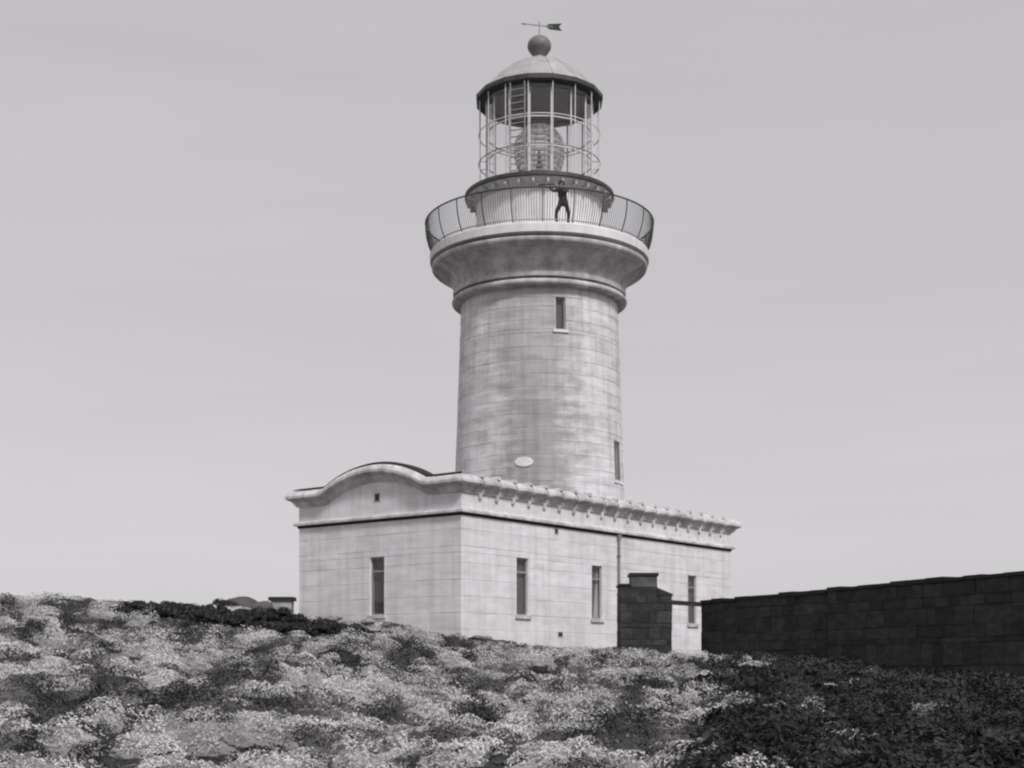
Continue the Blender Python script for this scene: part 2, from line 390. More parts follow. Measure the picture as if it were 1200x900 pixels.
# gallery railing, bowed outwards
prof_r = [(4.36, 16.95), (4.42, 17.10), (4.53, 17.35), (4.61, 17.65), (4.65, 17.95), (4.655, 18.19)]
rail = MB().ring(TX, TY, 18.20, 4.655, .032, 128, 8).build('gallery_railing', 'iron_dark', tower, 60)
MB().ring(TX, TY, 17.06, 4.40, .02, 128, 6).build('lower_rail', 'iron_mid', rail, 60)
def spoke(name, prof, rad, n, material, parent, off=0.0, seg=4):
    mb = MB().tube([(r, 0, z) for r, z in prof], rad, seg); first = None
    for k in range(n):
        if first is None: first = mb.build(name, material, parent); o = first
        else:
            o = first.copy(); C.objects.link(o)
        o.location = (TX, TY, 0); o.rotation_euler = (0, 0, off+2*PI*k/n)
spoke('baluster', prof_r, .010, 288, 'iron_dark', rail, 0.003)
mb = MB().box(2.58, 2.98, -.05, .05, 19.02, 19.20); fb = None
for k in range(32):
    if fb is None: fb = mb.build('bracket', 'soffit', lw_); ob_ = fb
    else: ob_ = fb.copy(); C.objects.link(ob_)
    ob_.location = (TX, TY, 0); ob_.rotation_euler = (0, 0, 2*PI*(k+.5)/32)
spoke('post', prof_r, .018, 24, 'iron_dark', rail, .011, 6)

# ---- lantern
NS = 16; LR = 2.2; Z0, Z1 = 19.42, 23.18
A0 = PI/2+PI/NS
pa = lambda k, r, z: (TX+r*math.cos(A0+2*PI*k/NS), TY+r*math.sin(A0+2*PI*k/NS), z)
lant = MB().lathe([(LR-.08, Z0), (LR+.06, Z0), (LR+.06, Z0+.14), (LR-.08, Z0+.14)], NS, TX, TY, True, A0).build('lantern', 'iron_white', tower)
MB().lathe([(LR-.08, Z1-.16), (LR+.05, Z1-.16), (LR+.05, Z1), (LR-.08, Z1)], NS, TX, TY, True, A0).build('head_ring', 'iron_mid', lant)
tiers = [Z0+.14, Z0+.14+1.15, Z0+.14+2.30, Z1-.16]
for zt in tiers[1:-1]:
    MB().lathe([(LR-.03, zt-.022), (LR+.02, zt-.022), (LR+.02, zt+.022), (LR-.03, zt+.022)], NS, TX, TY, True, A0).build('transom', 'iron_white', lant)
for k in range(NS):
    MB().tube([pa(k, LR, Z0+.14), pa(k, LR, Z1-.16)], .035, 6).build('mullion', 'iron_white', lant)
    for i in range(3):
        a, b = tiers[i]+.024, tiers[i+1]-.024
        P = [Vector(pa(k, LR-.012, 0)), Vector(pa(k+1, LR-.012, 0))]; d = (P[1]-P[0]).normalized()*.036; P = [P[0]+d, P[1]-d]; nrm = Vector((P[0].x+P[1].x-2*TX, P[0].y+P[1].y-2*TY, 0)).normalized()*.008
        v = [(p.x+s*nrm.x, p.y+s*nrm.y, z) for s in (0, 1) for z in (a, b) for p in P]
        pydata('pane', v, [(0, 1, 3, 2), (4, 6, 7, 5), (0, 4, 5, 1), (2, 3, 7, 6), (0, 2, 6, 4), (1, 5, 7, 3)], 'glass', lant)
# outside cleaning rail
cr = MB().ring(TX, TY, 20.66, 2.48, .022, 96, 6).build('cleaning_rail', 'iron_mid', tower, 60)
MB().ring(TX, TY, 21.85, 2.48, .020, 96, 6).build('upper_rail', 'iron_white', cr, 60)
spoke('stanchion', [(2.48, 19.40), (2.48, 23.2)], .020, 16, 'iron_white', cr, PI/16, 6)
spoke('bracket', [(2.22, 20.66), (2.48, 20.66)], .014, 16, 'iron_mid', cr, PI/16, 4)
# ladder on the lantern's left front
lad_a = -PI/2-math.asin(.90/2.52)
la = lambda s, r, z: (TX+r*math.cos(lad_a)-s*math.sin(lad_a), TY+r*math.sin(lad_a)+s*math.cos(lad_a), z)
lad = MB().tube([la(-.30, 2.52, 19.40), la(-.30, 2.52, 22.7), la(-.30, 2.56, 23.1)], .024, 6).build('ladder', 'iron_mid', tower)
MB().tube([la(.30, 2.52, 19.40), la(.30, 2.52, 22.7), la(.30, 2.56, 23.1)], .024, 6).build('stringer', 'iron_mid', lad)
for k in range(13):
    z = 19.65+k*.265; MB().tube([la(-.30, 2.52, z), la(.30, 2.52, z)], .026, 6).build('rung', 'iron_mid', lad)
# roof
roof = MB().lathe([(2.10, 23.16), (2.56, 23.16), (2.62, 23.20), (2.63, 23.36), (2.56, 23.40), (2.10, 23.44)], NS, TX, TY, True, A0).build('roof', 'iron_dark', tower)
dome = [(2.56, 23.40), (2.36, 23.58), (2.10, 23.83), (1.78, 24.14), (1.42, 24.44), (1.02, 24.70), (.62, 24.87), (.30, 24.96)]
for k in range(NS):
    v = []; f = []
    for r, z in dome:
        for s in (0, .5, 1):
            rr = r*(1.0 if s != .5 else 1.006); p0 = Vector(pa(k, r, z)); p1 = Vector(pa(k+1, r, z)); p = p0.lerp(p1, s); v.append(p+(Vector((0, 0, .012)) if s == .5 else Vector((0, 0, 0))))
    for i in range(len(dome)-1):
        for j in range(2): f.append((i*3+j, i*3+j+1, i*3+j+4, i*3+j+3))
    pydata('roof_panel', v, f, 'copper', roof, 25)
for k in range(NS): MB().tube([Vector(pa(k, r, z)) for r, z in dome], .022, 5).build('seam', 'copper', roof)
MB().lathe([(2.14, 23.20), (1.5, 23.32), (.7, 23.42), (.02, 23.46)], 48, TX, TY).build('ceiling', 'inside', roof, 40)
MB().lathe([(.44, 24.90), (.40, 25.0), (.25, 25.04), (.22, 25.10)], 32, TX, TY).build('vent_collar', 'copper', roof, 40)
ball = [(.22, 25.08), (.25, 25.14), (.36, 25.27), (.45, 25.40)]+[(.49*math.cos(a), 25.55+.42*math.sin(a)) for a in [R_(-12+102*k/10) for k in range(11)]]
MB().lathe(ball, 40, TX, TY).build('vent_ball', 'copper_dark', roof, 60)
vane = MB().tube([(TX, TY, 25.96), (TX, TY, 26.50)], .022, 6).tube([(TX, TY, 26.46), (TX, TY, 26.62)], [.035, .004], 6).build('weather_vane', 'iron_mid', tower)
vz = 26.36
MB().tube([(TX-.75, TY-.06, vz+.10), (TX+.86, TY+.06, vz-.02)], .024, 6).tube([(TX-.75, TY-.06, vz+.10), (TX-.60, TY-.05, vz+.09)], [.004, .055], 6).build('arrow', 'iron_mid', vane)
v = []
for s in (-.012, .012):
    for (x, z) in ((.26, .03), (.40, .12), (.92, .14), (.80, .0), (.92, -.16), (.42, -.10)): v.append((TX+x, TY+.03+s, vz+z))
pydata('tail', v, [(0, 1, 2, 3, 4, 5), (11, 10, 9, 8, 7, 6)]+[(i, (i+1) % 6, 6+(i+1) % 6, 6+i) for i in range(6)], 'burner', vane)

# ---- lens inside the lantern
lens = empty('lighthouse_lens', (TX, TY, 19.42))
tag(lens, 'glass lighthouse lens of stacked prism rings inside the glazed lantern', 'lens')
MB().lathe([(.02, 20.22), (.95, 20.22), (1.0, 20.16), (.98, 20.08), (.55, 19.96), (.42, 19.42)], 48, TX, TY).build('pedestal', 'iron_mid', lens, 35)
rr = [(.80, 20.42), (.90, 20.60), (.96, 20.78), (1.0, 21.0), (1.0, 21.22), (1.0, 21.44), (.94, 21.66), (.84, 21.84), (.70, 22.0), (.52, 22.14)]
for i, (r, z) in enumerate(rr):
    h = .085 if 2 < i < 6 else .07
    MB().lathe([(r-.09, z-h), (r+.03, z-h*.6), (r+.05, z+h*.5), (r-.09, z+h)], 48, TX, TY, True).build('prism_ring', 'prism', lens, 30)
for k in range(8):
    MB().tube([(TX+(r+.03)*math.cos(2*PI*k/8+.2), TY+(r+.03)*math.sin(2*PI*k/8+.2), z) for r, z in [(.86, 20.22)]+rr+[(.40, 22.25)]], .02, 5).build('rib', 'iron_mid', lens)
MB().lathe([(.02, 20.22), (.16, 20.24), (.14, 20.7), (.09, 20.8), (.09, 21.1), (.02, 21.3)], 20, TX, TY).build('burner', 'burner', lens, 40)

# ------------------------------------------------------------------ building round the tower's foot
E1 = Vector((.6101, .7924)); E2 = Vector((-.7924, .6101)); CN = Vector((-1.72, 48.0)); LL, WW = 18.8, 7.9
def P(s, t, z): q = CN+E1*s+E2*t; return (q.x, q.y, z)
bld = empty('lighthouse_annexe', P(0, 0, gz(-1.72, 48)))
tag(bld, 'long low pale stone building with curved gable parapet round the foot of the lighthouse', 'building')
faces = {'front': lambda u, z, d: P(u, -d, z), 'gable': lambda u, z, d: P(-d, u, z), 'far': lambda u, z, d: P(LL+d, u, z), 'rear': lambda u, z, d: P(u, WW+d, z)}
lens_ = {'front': LL, 'gable': WW, 'far': WW, 'rear': LL}
wz0, wz1 = -.4, 5.38
w2 = .35
op_front = [(s-w2, s+w2, 1.95, 4.02) for s in (3.43, 8.2, 15.45)]
op_gable = [(3.92-.34, 3.92+.34, 1.95, 4.03)]
ZL = [wz1-.57*k for k in range(9)][::-1]
masonry(bld, faces['front'], 0, LL, wz0, wz1, ZL, 1.1, op_front, 'wall', 'mortar', wname='front_wall', seed=2, jit=.004)
masonry(bld, faces['gable'], 0, WW, wz0, wz1, ZL, .99, op_gable, 'wall', 'mortar', wname='gable_wall', seed=3, jit=.004)
masonry(bld, faces['far'], 0, WW, wz0, wz1, 10, 1.1, [], 'wall', 'wall', wname='end_wall', plain=True)
masonry(bld, faces['rear'], 0, LL, wz0, wz1, 10, 1.1, [], 'wall', 'wall', wname='rear_wall', plain=True)
for op in op_front: niche_window(bld, faces['front'], *op, .10, 1.0)
for op in op_gable: niche_window(bld, faces['gable'], *op, .10, 1.0)
# string course, frieze, cornice
CZ = 6.08; RISE = .66; HS = 2.5; RR = (HS*HS+RISE*RISE)/(2*RISE)
def top(face, u):
    if face not in ('gable', 'far'): return 0.0
    x = abs(u-WW/2)
    if x < HS: return math.sqrt(RR*RR-x*x)-(RR-RISE)
    return 0.0
def strip(face, prof, ua, ub, zoff, n=1, miter=(False, False), follow=False, bulge=0.0):
    """closed profile (d, h) swept along a face from ua to ub; mitred ends turn the corner"""
    fm = faces[face]; v = []; f = []; m = len(prof)
    for i in range(n+1):
        u = ua+(ub-ua)*i/n
        for d, h in prof:
            uu = u
            if i == 0 and miter[0]: uu = ua-d
            if i == n and miter[1]: uu = ub+d
            e_ = (abs(2*i/n-1)**2.5)*bulge
            if (i == 0 and miter[0]) or (i == n and miter[1]): e_ = 0
            v.append(fm(uu, zoff+h-e_*.5*max(0, h-.3)+(top(face, u) if follow else 0), d*(1-e_) if d > .1 else d))
    for i in range(n):
        for j in range(m):
            k = (j+1) % m; f.append((i*m+j, (i+1)*m+j, (i+1)*m+k, i*m+k))
    f.append(tuple(range(m))[::-1]); f.append(tuple(n*m+j for j in range(m)))
    return v, f
sprof = [(-.02, .0), (.15, .0), (.16, .02), (.16, .09), (.12, .13), (-.02, .16)]
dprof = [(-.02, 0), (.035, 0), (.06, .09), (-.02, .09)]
cprof = [(-.40, .02), (.03, .0), (.09, .01), (.09, .06), (.13, .07), (.15, .13), (.20, .20), (.28, .25), (.34, .27), (.34, .30), (.38, .31), (.38, .40), (.33, .48), (.22, .57), (-.02, .64), (-.40, .62)]
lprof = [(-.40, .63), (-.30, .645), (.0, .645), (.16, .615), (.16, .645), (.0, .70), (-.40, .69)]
for face in ('front', 'gable', 'far', 'rear'):
    Lf = lens_[face]
    v, f = strip(face, sprof, 0, Lf, wz1, 1, (True, True)); o = pydata('string_course', v, f, 'trim', bld)
    v, f = strip(face, dprof, 0, Lf, wz1-.092, 1, (True, True)); pydata('shadow_strip', v, f, 'black_stone', o)  # black strip standing in for the shadow line under the string course
    nst = round(Lf/.95)
    fr = None
    for i in range(nst):
        a, b = Lf*i/nst, Lf*(i+1)/nst
        first, last = i == 0, i == nst-1
        a_, b_ = (a if first else a+.012), (b if last else b-.012)
        nn = 4 if face in ('gable', 'far') else 6
        g_ = .004 if face in ('gable', 'far') else .028
        a_, b_ = (a if first else a+g_), (b if last else b-g_)
        v, f = strip(face, cprof, a_, b_, CZ, nn, (first, last), True, 0.0 if face in ('gable', 'far') else .34)
        o = pydata('cornice_stone', v, f, 'trim', bld, 28)
        if face == 'gable':
            v, f = strip(face, lprof, a, b, CZ, nn, (first, last), True); pydata('dark_edge_strip', v, f, 'black_stone', o)  # thin strip added as a dark edge line along the gable top
        if face in ('front', 'rear'):
            for nm, (x0, x1, d0, d1, h0, h1) in (('coping_roll', (a-.09, a+.09, -.30, .20, .55, .71)), ('bracket', (a-.075, a+.075, -.01, .10, -.17, .03))):
                if i == 0: continue
                mb = MB(); fm = faces[face]
                if nm == 'coping_roll':
                    pr = [(a+.11*math.cos(t), CZ+.57+.13*math.sin(t)) for t in [PI*q/8 for q in range(9)]]
                    vv_ = [fm(u, z, .17) for u, z in pr]+[fm(u, z, -.36) for u, z in pr]
                    mb.add(vv_, [tuple(range(9)), tuple(range(17, 8, -1))]+[(q, q+1, q+10, q+9) for q in range(8)])
                else: mb.box(x0, x1, d0, d1, CZ+h0, CZ+h1, lambda u, dd, z: fm(u, z, dd))
                mb.build(nm, 'trim', bld)
    # frieze stones between string course and cornice
    nfr = round(Lf/1.5)
    for i in range(nfr):
        a, b = Lf*i/nfr, Lf*(i+1)/nfr; fm = faces[face]
        a_, b_ = a+(.008 if i else 0), b-(.008 if i < nfr-1 else 0)
        n = 6 if face in ('gable', 'far') else 1; v = []; f = []
        for q in range(n+1):
            u = a_+(b_-a_)*q/n; zt = CZ+.04+top(face, u)
            v += [fm(u, 5.50, .012), fm(u, zt, .012), fm(u, zt, -.35), fm(u, 5.50, -.35)]
        for q in range(n):
            for j in range(4): f.append((q*4+j, (q+1)*4+j, (q+1)*4+(j+1) % 4, q*4+(j+1) % 4))
        f += [(3, 2, 1, 0), (n*4, n*4+1, n*4+2, n*4+3)]
        pydata('frieze_stone', v, f, 'wall', bld)
v = [P(s, t, z) for z in (6.0, 6.14) for s, t in ((.3, .3), (LL-.3, .3), (LL-.3, WW-.3), (.3, WW-.3))]
pydata('flat_roof', v, [(0, 1, 2, 3), (7, 6, 5, 4), (0, 4, 5, 1), (1, 5, 6, 2), (2, 6, 7, 3), (3, 7, 4, 0)], 'lead', bld)
# vents
def vent(face, u, z, w, h):
    fm = faces[face]; mb = MB()
    for (x0, x1, y0, y1) in ((u-w, u+w, z+h, z+h+.03), (u-w, u+w, z-h-.03, z-h), (u-w-.03, u-w, z-h-.03, z+h+.03), (u+w, u+w+.03, z-h-.03, z+h+.03)):
        mb.box(x0, x1, .0, .03, y0, y1, lambda a, d, c: fm(a, c, d))
    o = mb.build('vent', 'frame', bld)
    MB().box(u-w, u+w, .0, .016, z-h, z+h, lambda a, d, c: fm(a, c, d)).build('grille', 'burner', o)
vent('gable', 3.9, 6.17, .10, .12); vent('front', 5.5, 5.16, .08, .08); vent('front', 5.75, 1.32, .12, .07)
dp = faces['front']
pipe = MB().tube([dp(9.64, .2, .09), dp(9.64, 5.30, .09)], .05, 8).tube([dp(9.64, 5.1, .09), dp(9.64, 5.34, .09)], [.06, .12], 8).build('drainpipe', 'lead', bld, 40)
for z in (1.5, 3.0, 4.5): MB().box(9.64-.07, 9.64+.07, 0, .15, z-.03, z+.03, lambda a, d, c: dp(a, c, d)).build('clip', 'lead', pipe)

# ------------------------------------------------------------------ dark outhouse stack, beam, boundary wall
def px(x, Y): return (x-600)/1650*Y
def pz_(y, Y): return (785-y)*Y/1650
OY = 48.0; ox = px(757, OY); og = gz(ox, OY)
outh = empty('outhouse', (ox, OY+.6, og))
tag(outh, 'small dark stone outhouse with stepped top and squat chimney in front of the pale building', 'outhouse')
hw = .87; zl_, zr_, zc_ = pz_(684, OY), pz_(698, OY), pz_(671, OY)
for nm, fm, le in (('front_wall', lambda u, z, d: (ox-hw+u, OY-d, z), 2*hw), ('rear_wall', lambda u, z, d: (ox-hw+u, OY+1.3+d, z), 2*hw),
                   ('side_wall', lambda u, z, d: (ox-hw-d, OY+u, z), 1.3), ('side_wall', lambda u, z, d: (ox+hw+d, OY+u, z), 1.3)):
    masonry(outh, fm, 0, le, og-.4, zr_, 9, .42, [], 'dark_stone', 'dark_mortar', wname=nm, pname='stone', seed=len(nm)+int(le*3), uneven=.24, proud=.02, jit=.010, joint=.014)
# shoulders (left one flat and higher, right one sloping) and the squat stack
ln, cw0, cw1 = ox-hw, px(740, OY), px(770.5, OY)
mb = MB(); mb.box(ln, cw0+.02, OY-.01, OY+1.31, zr_-.01, zl_-.07); mb.build('shoulder', 'dark_stone', outh)
MB().box(ln-.05, cw0-.005, OY-.05, OY+1.35, zl_-.07, zl_).build('shoulder_cap', 'black_stone', outh)
MB().box(cw0+.02, cw1, OY-.012, OY+1.312, zr_-.01, zl_-.10).build('shoulder', 'dark_stone', outh)
v = []
for y_ in (OY-.05, OY+1.35):
    v += [(cw1, y_, zr_), (ox+hw+.05, y_, zr_), (ox+hw+.05, y_, zr_+.05), (cw1, y_, zl_-.14)]
pydata('sloping_shoulder', v, [(0, 1, 2, 3), (7, 6, 5, 4), (0, 4, 5, 1), (1, 5, 6, 2), (2, 6, 7, 3), (3, 7, 4, 0)], 'black_stone', outh)
MB().box(cw0, cw1, OY+.1, OY+1.0, zl_-.10, zc_-.10).build('chimney', 'brown_stone', outh)
MB().box(cw0-.05, cw1+.05, OY+.05, OY+1.05, zc_-.10, zc_).build('chimney_cap', 'black_stone', outh)

wpts = [(px(822, 49), 49.0), (px(862, 47.2), 47.2), (9.65, 43.0), (12.9, 35.3), (15.2, 29.8)]
wtop = [pz_(707, 49), pz_(704, 47.2)+.0, pz_(695, 43), 2.42, 2.46]
bw_ = empty('boundary_wall', (wpts[0][0], wpts[0][1], gz(*wpts[0])))
tag(bw_, 'dark stone boundary wall running from the gateway towards the right edge', 'wall')
for i in range(len(wpts)-1):
    a, b = Vector(wpts[i]), Vector(wpts[i+1]); d = (b-a); le = d.length; d = d/le; nrm = Vector((d.y, -d.x)); nrm = nrm if nrm.x < 0 else -nrm
    zt = (wtop[i]+wtop[i+1])/2+(.0 if i else -.02); zb = min(gz(*a), gz(*b))-.3
    fm = lambda u, z, q, a=a, d=d, nrm=nrm: (a.x+d.x*u+nrm.x*q, a.y+d.y*u+nrm.y*q, z)
    masonry(bw_, fm, 0, le, zb, zt, max(4, round((zt-zb)/.36)), .62, [], 'dark_stone', 'dark_mortar', wname='wall_face', pname='stone', seed=20+i, uneven=.36, proud=.02, jit=.012, joint=.014)
    mb = MB(); mb.box(0, le, -.45, -.001, zb, zt, lambda u, q, z: fm(u, z, q)); mb.build('wall_core', 'dark_mortar', bw_)
    n = max(2, round(le/.75)); rnd = random.Random(40+i)
    for k in range(n):
        u0, u1 = le*k/n+.01, le*(k+1)/n-.01; h = rnd.uniform(.09, .15)
        mb = MB(); mb.box(u0, u1, -.5, .06, zt+.002, zt+h, lambda u, q, z: fm(u, z, q)); mb.build('coping_stone', 'black_stone', bw_)
bx0 = ox+hw-.1
v = []
for (x, y, zt) in ((bx0, OY+.55, pz_(703, OY+.5)), (wpts[0][0]+.35, 49.1, pz_(706.5, 49.1))):
    for dy in (-.08, .08):
        for dz in (-.15, .0): v.append((x, y+dy, zt+dz))
o = pydata('gate_beam', v, [(0, 1, 3, 2), (4, 6, 7, 5), (0, 4, 5, 1), (2, 3, 7, 6), (0, 2, 6, 4), (1, 5, 7, 3)], 'timber')
tag(o, 'dark timber beam spanning the gateway between outhouse and boundary wall', 'beam')

# ------------------------------------------------------------------ small stone pier, rocks
pX, pY = px(331, 50), 50.0; pg = gz(pX, pY)
pier = empty('stone_pier', (pX, pY, pg)); tag(pier, 'short square stone pier with dark slab on top left of the building', 'pier')
zt = pz_(700, pY)
MB().box(pX-.36, pX+.36, pY-.3, pY+.3, pg-.2, zt-.13).build('shaft', 'rock', pier)
MB().box(pX-.44, pX+.44, pY-.38, pY+.38, zt-.128, zt).build('cap', 'black_stone', pier)
def rock_mesh(seed, sx, sy, sz):
    bm = bmesh.new(); bmesh.ops.create_icosphere(bm, subdivisions=3, radius=1); r = random.Random(seed)
    pl = [(Vector((r.gauss(0, 1), r.gauss(0, 1), r.gauss(0, .8))).normalized(), r.uniform(.55, .95)) for _ in range(16)]
    for v in bm.verts:
        p = v.co.copy()
        for nrm, dd in pl:
            q = p.dot(nrm)
            if q > dd: p -= nrm*(q-dd)
        v.co = Vector((p.x*sx, p.y*sy, p.z*sz))+Vector((r.uniform(-1, 1), r.uniform(-1, 1), r.uniform(-1, 1)))*.012
    me = bpy.data.meshes.new('rock'); bm.to_mesh(me); bm.free(); me.materials.append(M['brown_stone' if seed < 62 else 'rock']); return me
for i, (x, y, Y, sx, sz, lab) in enumerate([
        (285, 707, 49, .75, .42, 'dark grey boulder on the skyline left of the short stone pier'),
        (306, 713, 48, .5, .3, 'small low dark boulder just left of the short stone pier'),
        (430, 727, 44.6, .42, .13, 'upper flat pale slab of rock below the gable window'),
        (433, 736, 42.8, .45, .13, 'lower flat pale slab of rock below the gable window'),
        (392, 731, 45.0, .3, .14, 'small pale rock left of the two flat slabs')]):
    o = bpy.data.objects.new('rock', rock_mesh(60+i, sx, sx*.7, sz)); C.objects.link(o)
    X = px(x, Y); o.location = (X, Y, gz(X, Y)+.30 if i > 1 else gz(X, Y)+.36); o.rotation_euler = (0, 0, i*.8); tag(o, lab, 'rock', 'rocks near the building')

# ------------------------------------------------------------------ grass and heath
def blades(cx, cy, cz, rad, hgt, n, tone, seed, wid=(.010, .024), lean=1.0):
    """many bent blades around clump centres (arrays); returns verts, tone"""
    r = np.random.default_rng(seed); m = len(cx); rad_s = rad
    idx = np.repeat(np.arange(m), n); N = len(idx)
    a = r.random(N)*2*PI; q = np.sqrt(r.random(N))
    bx_ = cx[idx]+np.cos(a)*q*rad[idx]; by_ = cy[idx]+np.sin(a)*q*rad[idx]
    bz_ = ground(cx, cy)[idx]*.5+ground(bx_, by_)*.5+hgt[idx]*.75*np.sqrt(np.clip(1-q*q, 0, 1))-.03
    L_ = (.10+.16*r.random(N))*(.7+rad_s[idx])
    a2 = a+r.normal(0, .7, N); out_ = (.35+.65*q)*lean
    w = wid[0]+(wid[1]-wid[0])*r.random(N)
    dx = np.cos(a2)*out_-.55; dy = np.sin(a2)*out_+.10
    tx = -np.sin(a2)*w; ty = np.cos(a2)*w
    p1 = np.stack([bx_+dx*L_*.55, by_+dy*L_*.55, bz_+L_*(.50-.15*q)], 1)
    p2 = np.stack([bx_+dx*L_*1.4, by_+dy*L_*1.4, bz_+L_*(.62*r.random(N)-.25*q)], 1)
    b0 = np.stack([bx_, by_, bz_], 1); t = np.stack([tx, ty, np.zeros(N)], 1)
    V = np.stack([b0-t, b0+t, p1+t*.9, p1-t*.9, p2], 1).reshape(-1, 3)
    T = np.clip(tone[idx]+r.normal(0, .06, N), 0, 1)
    return V, np.repeat(T, 5)
def blade_mesh(name, V, T, material):
    N = len(V)//5; me = bpy.data.meshes.new(name)
    base = np.arange(N)*5
    loops = np.stack([base, base+1, base+2, base+3, base+3, base+2, base+4], 1).ravel().astype(np.int32)
    me.vertices.add(len(V)); me.vertices.foreach_set('co', V.astype(np.float32).ravel())
    me.loops.add(len(loops)); me.loops.foreach_set('vertex_index', loops)
    me.polygons.add(2*N)
    st = np.stack([np.arange(N)*7, np.arange(N)*7+4], 1).ravel().astype(np.int32)
    me.polygons.foreach_set('loop_start', st)
    at = me.attributes.new('tone', 'FLOAT', 'POINT'); at.data.foreach_set('value', T.astype(np.float32))
    me.update(calc_edges=True); me.validate(); me.materials.append(M[material])
    return me
def inside_any(x, y):
    s = (x-CN.x)*E1.x+(y-CN.y)*E1.y; t = (x-CN.x)*E2.x+(y-CN.y)*E2.y
    bad = (s > -.35) & (s < LL+.3) & (t > -.35) & (t < WW+.3)
    bad |= (abs(x-ox) < hw+.25) & (y > OY-.25) & (y < OY+1.55)
    for i in range(len(wpts)-1):
        a, b = Vector(wpts[i]), Vector(wpts[i+1]); d = (b-a); le = d.length; d /= le
        u = (x-a.x)*d.x+(y-a.y)*d.y; w = (x-a.x)*(-d.y)+(y-a.y)*d.x
        bad |= (u > -.3) & (u < le+.3) & (abs(w) < .6)
    return bad
sp = .80
YY, XX = np.meshgrid(np.arange(15, 64, sp*.8), np.arange(-30, 30, sp*1.12))
XX = XX+sp*.56*(np.arange(XX.shape[1]) % 2)[None, :]
X_ = XX.ravel()+rng.uniform(-.5, .5, XX.size)*sp*1.15; Y_ = YY.ravel()+rng.uniform(-.5, .5, XX.size)*sp*.8
k = (np.abs(X_) < .42*Y_+3)
k &= ~inside_any(X_, Y_)
sxk = 600+1650*X_/Y_; k &= ~((Y_ > 40.7) & (Y_ < 44.3) & (sxk > 140) & (sxk < 425))
k &= ~((Y_ > 50) & (rng.random(len(X_)) < .35))
X_, Y_ = X_[k], Y_[k]
patch = fbm(X_*.9+9, Y_*.7, 3); big = fbm(X_*.16+3, Y_*.16+8, 3)
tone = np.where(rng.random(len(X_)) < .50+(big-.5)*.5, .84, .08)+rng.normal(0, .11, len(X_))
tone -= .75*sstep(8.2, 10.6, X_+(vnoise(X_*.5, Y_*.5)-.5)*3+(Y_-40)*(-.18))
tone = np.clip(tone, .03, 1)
rad_ = rng.uniform(.22, .52, len(X_)); hg = rng.uniform(.20, .50, len(X_))*(.6+.8*patch)*(1-.45*sstep(42, 47, Y_))
def cushions(cx, cy, rx, ry, h, tone, n, seed, size=(.022, .055)):
    # leaf-sized faces spread over and through low uneven cushions; returns quads and their tone
    r = np.random.default_rng(seed); idx = np.repeat(np.arange(len(cx)), n); N = len(idx)
    a = r.random(N)*2*PI; q = r.random(N)**.5; lob = 1+.28*np.sin(a*3+idx*1.7)+.18*np.sin(a*5+idx*.9)
    ox_, oy_ = np.cos(a)*q*rx[idx]*lob, np.sin(a)*q*ry[idx]*lob
    X, Y = cx[idx]+ox_, cy[idx]+oy_
    lump = .75+.5*vnoise(X*4.3, Y*4.3)
    dep = r.random(N)**2.0
    Z = ground(X, Y)-.02+h[idx]*lump*np.clip(1-q**4*.92, 0, 1)**.5*(1-.35*dep)
    nr = np.stack([ox_/rx[idx]*.8, oy_/ry[idx]*.8, np.full(N, .75)], 1)+r.normal(0, .38, (N, 3)); nr /= np.linalg.norm(nr, axis=1)[:, None]
    t = np.cross(nr, r.normal(0, 1, (N, 3))); t /= np.linalg.norm(t, axis=1)[:, None]; b = np.cross(nr, t)
    s_ = (size[0]+(size[1]-size[0])*r.random(N))[:, None]; c = np.stack([X, Y, Z], 1)
    V = np.stack([c-b*s_*1.3, c+t*s_*.55, c+b*s_*1.3, c-t*s_*.55], 1).reshape(-1, 3)
    return V, np.repeat(np.clip(tone[idx]+r.normal(0, .06, N), 0, 1), 4)
def quad_mesh(name, V, T, material):
    N = len(V)//4; me = bpy.data.meshes.new(name)
    me.vertices.add(len(V)); me.vertices.foreach_set('co', V.astype(np.float32).ravel())
    me.loops.add(4*N); me.loops.foreach_set('vertex_index', np.arange(4*N, dtype=np.int32))
    me.polygons.add(N); me.polygons.foreach_set('loop_start', np.arange(N, dtype=np.int32)*4)
    at = me.attributes.new('tone', 'FLOAT', 'POINT'); at.data.foreach_set('value', T.astype(np.float32))
    me.update(calc_edges=True); me.validate(); me.materials.append(M[material]); return me
V, T = cushions(X_, Y_, rad_*1.3, rad_*.62, hg, tone, 400, 8, (.012, .032))
def thatch(cx, cy, rx, ry, h, tone):     # matted body of each cushion under its leaves, lumpy and closed
    nr_, na = 6, 16; qs = np.linspace(.0, 1.02, nr_+1); an = np.arange(na+1)*2*PI/na
    q, a = np.meshgrid(qs, an, indexing='ij'); i = np.arange(len(cx))[:, None, None]
    lob = 1+.28*np.sin(a*3+i*1.7)+.18*np.sin(a*5+i*.9)
    X = cx[:, None, None]+np.cos(a)*q*rx[:, None, None]*lob*.96; Y = cy[:, None, None]+np.sin(a)*q*ry[:, None, None]*lob*.96
    lump = .60+.62*vnoise(X*5.3, Y*5.3)+.30*vnoise(X*13, Y*13)-.12
    Z = ground(X, Y)-.03+h[:, None, None]*lump*np.clip(1-np.minimum(q, 1)**4, 0, 1)**.5*.56
    G = np.stack([X, Y, Z], -1)
    Q = np.stack([G[:, :-1, :-1], G[:, 1:, :-1], G[:, 1:, 1:], G[:, :-1, 1:]], 3).reshape(-1, 3)
    return Q, np.repeat(tone, nr_*na*4)
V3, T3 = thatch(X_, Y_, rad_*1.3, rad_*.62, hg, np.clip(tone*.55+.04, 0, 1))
V = np.concatenate([V, V3]); T = np.concatenate([T, T3])
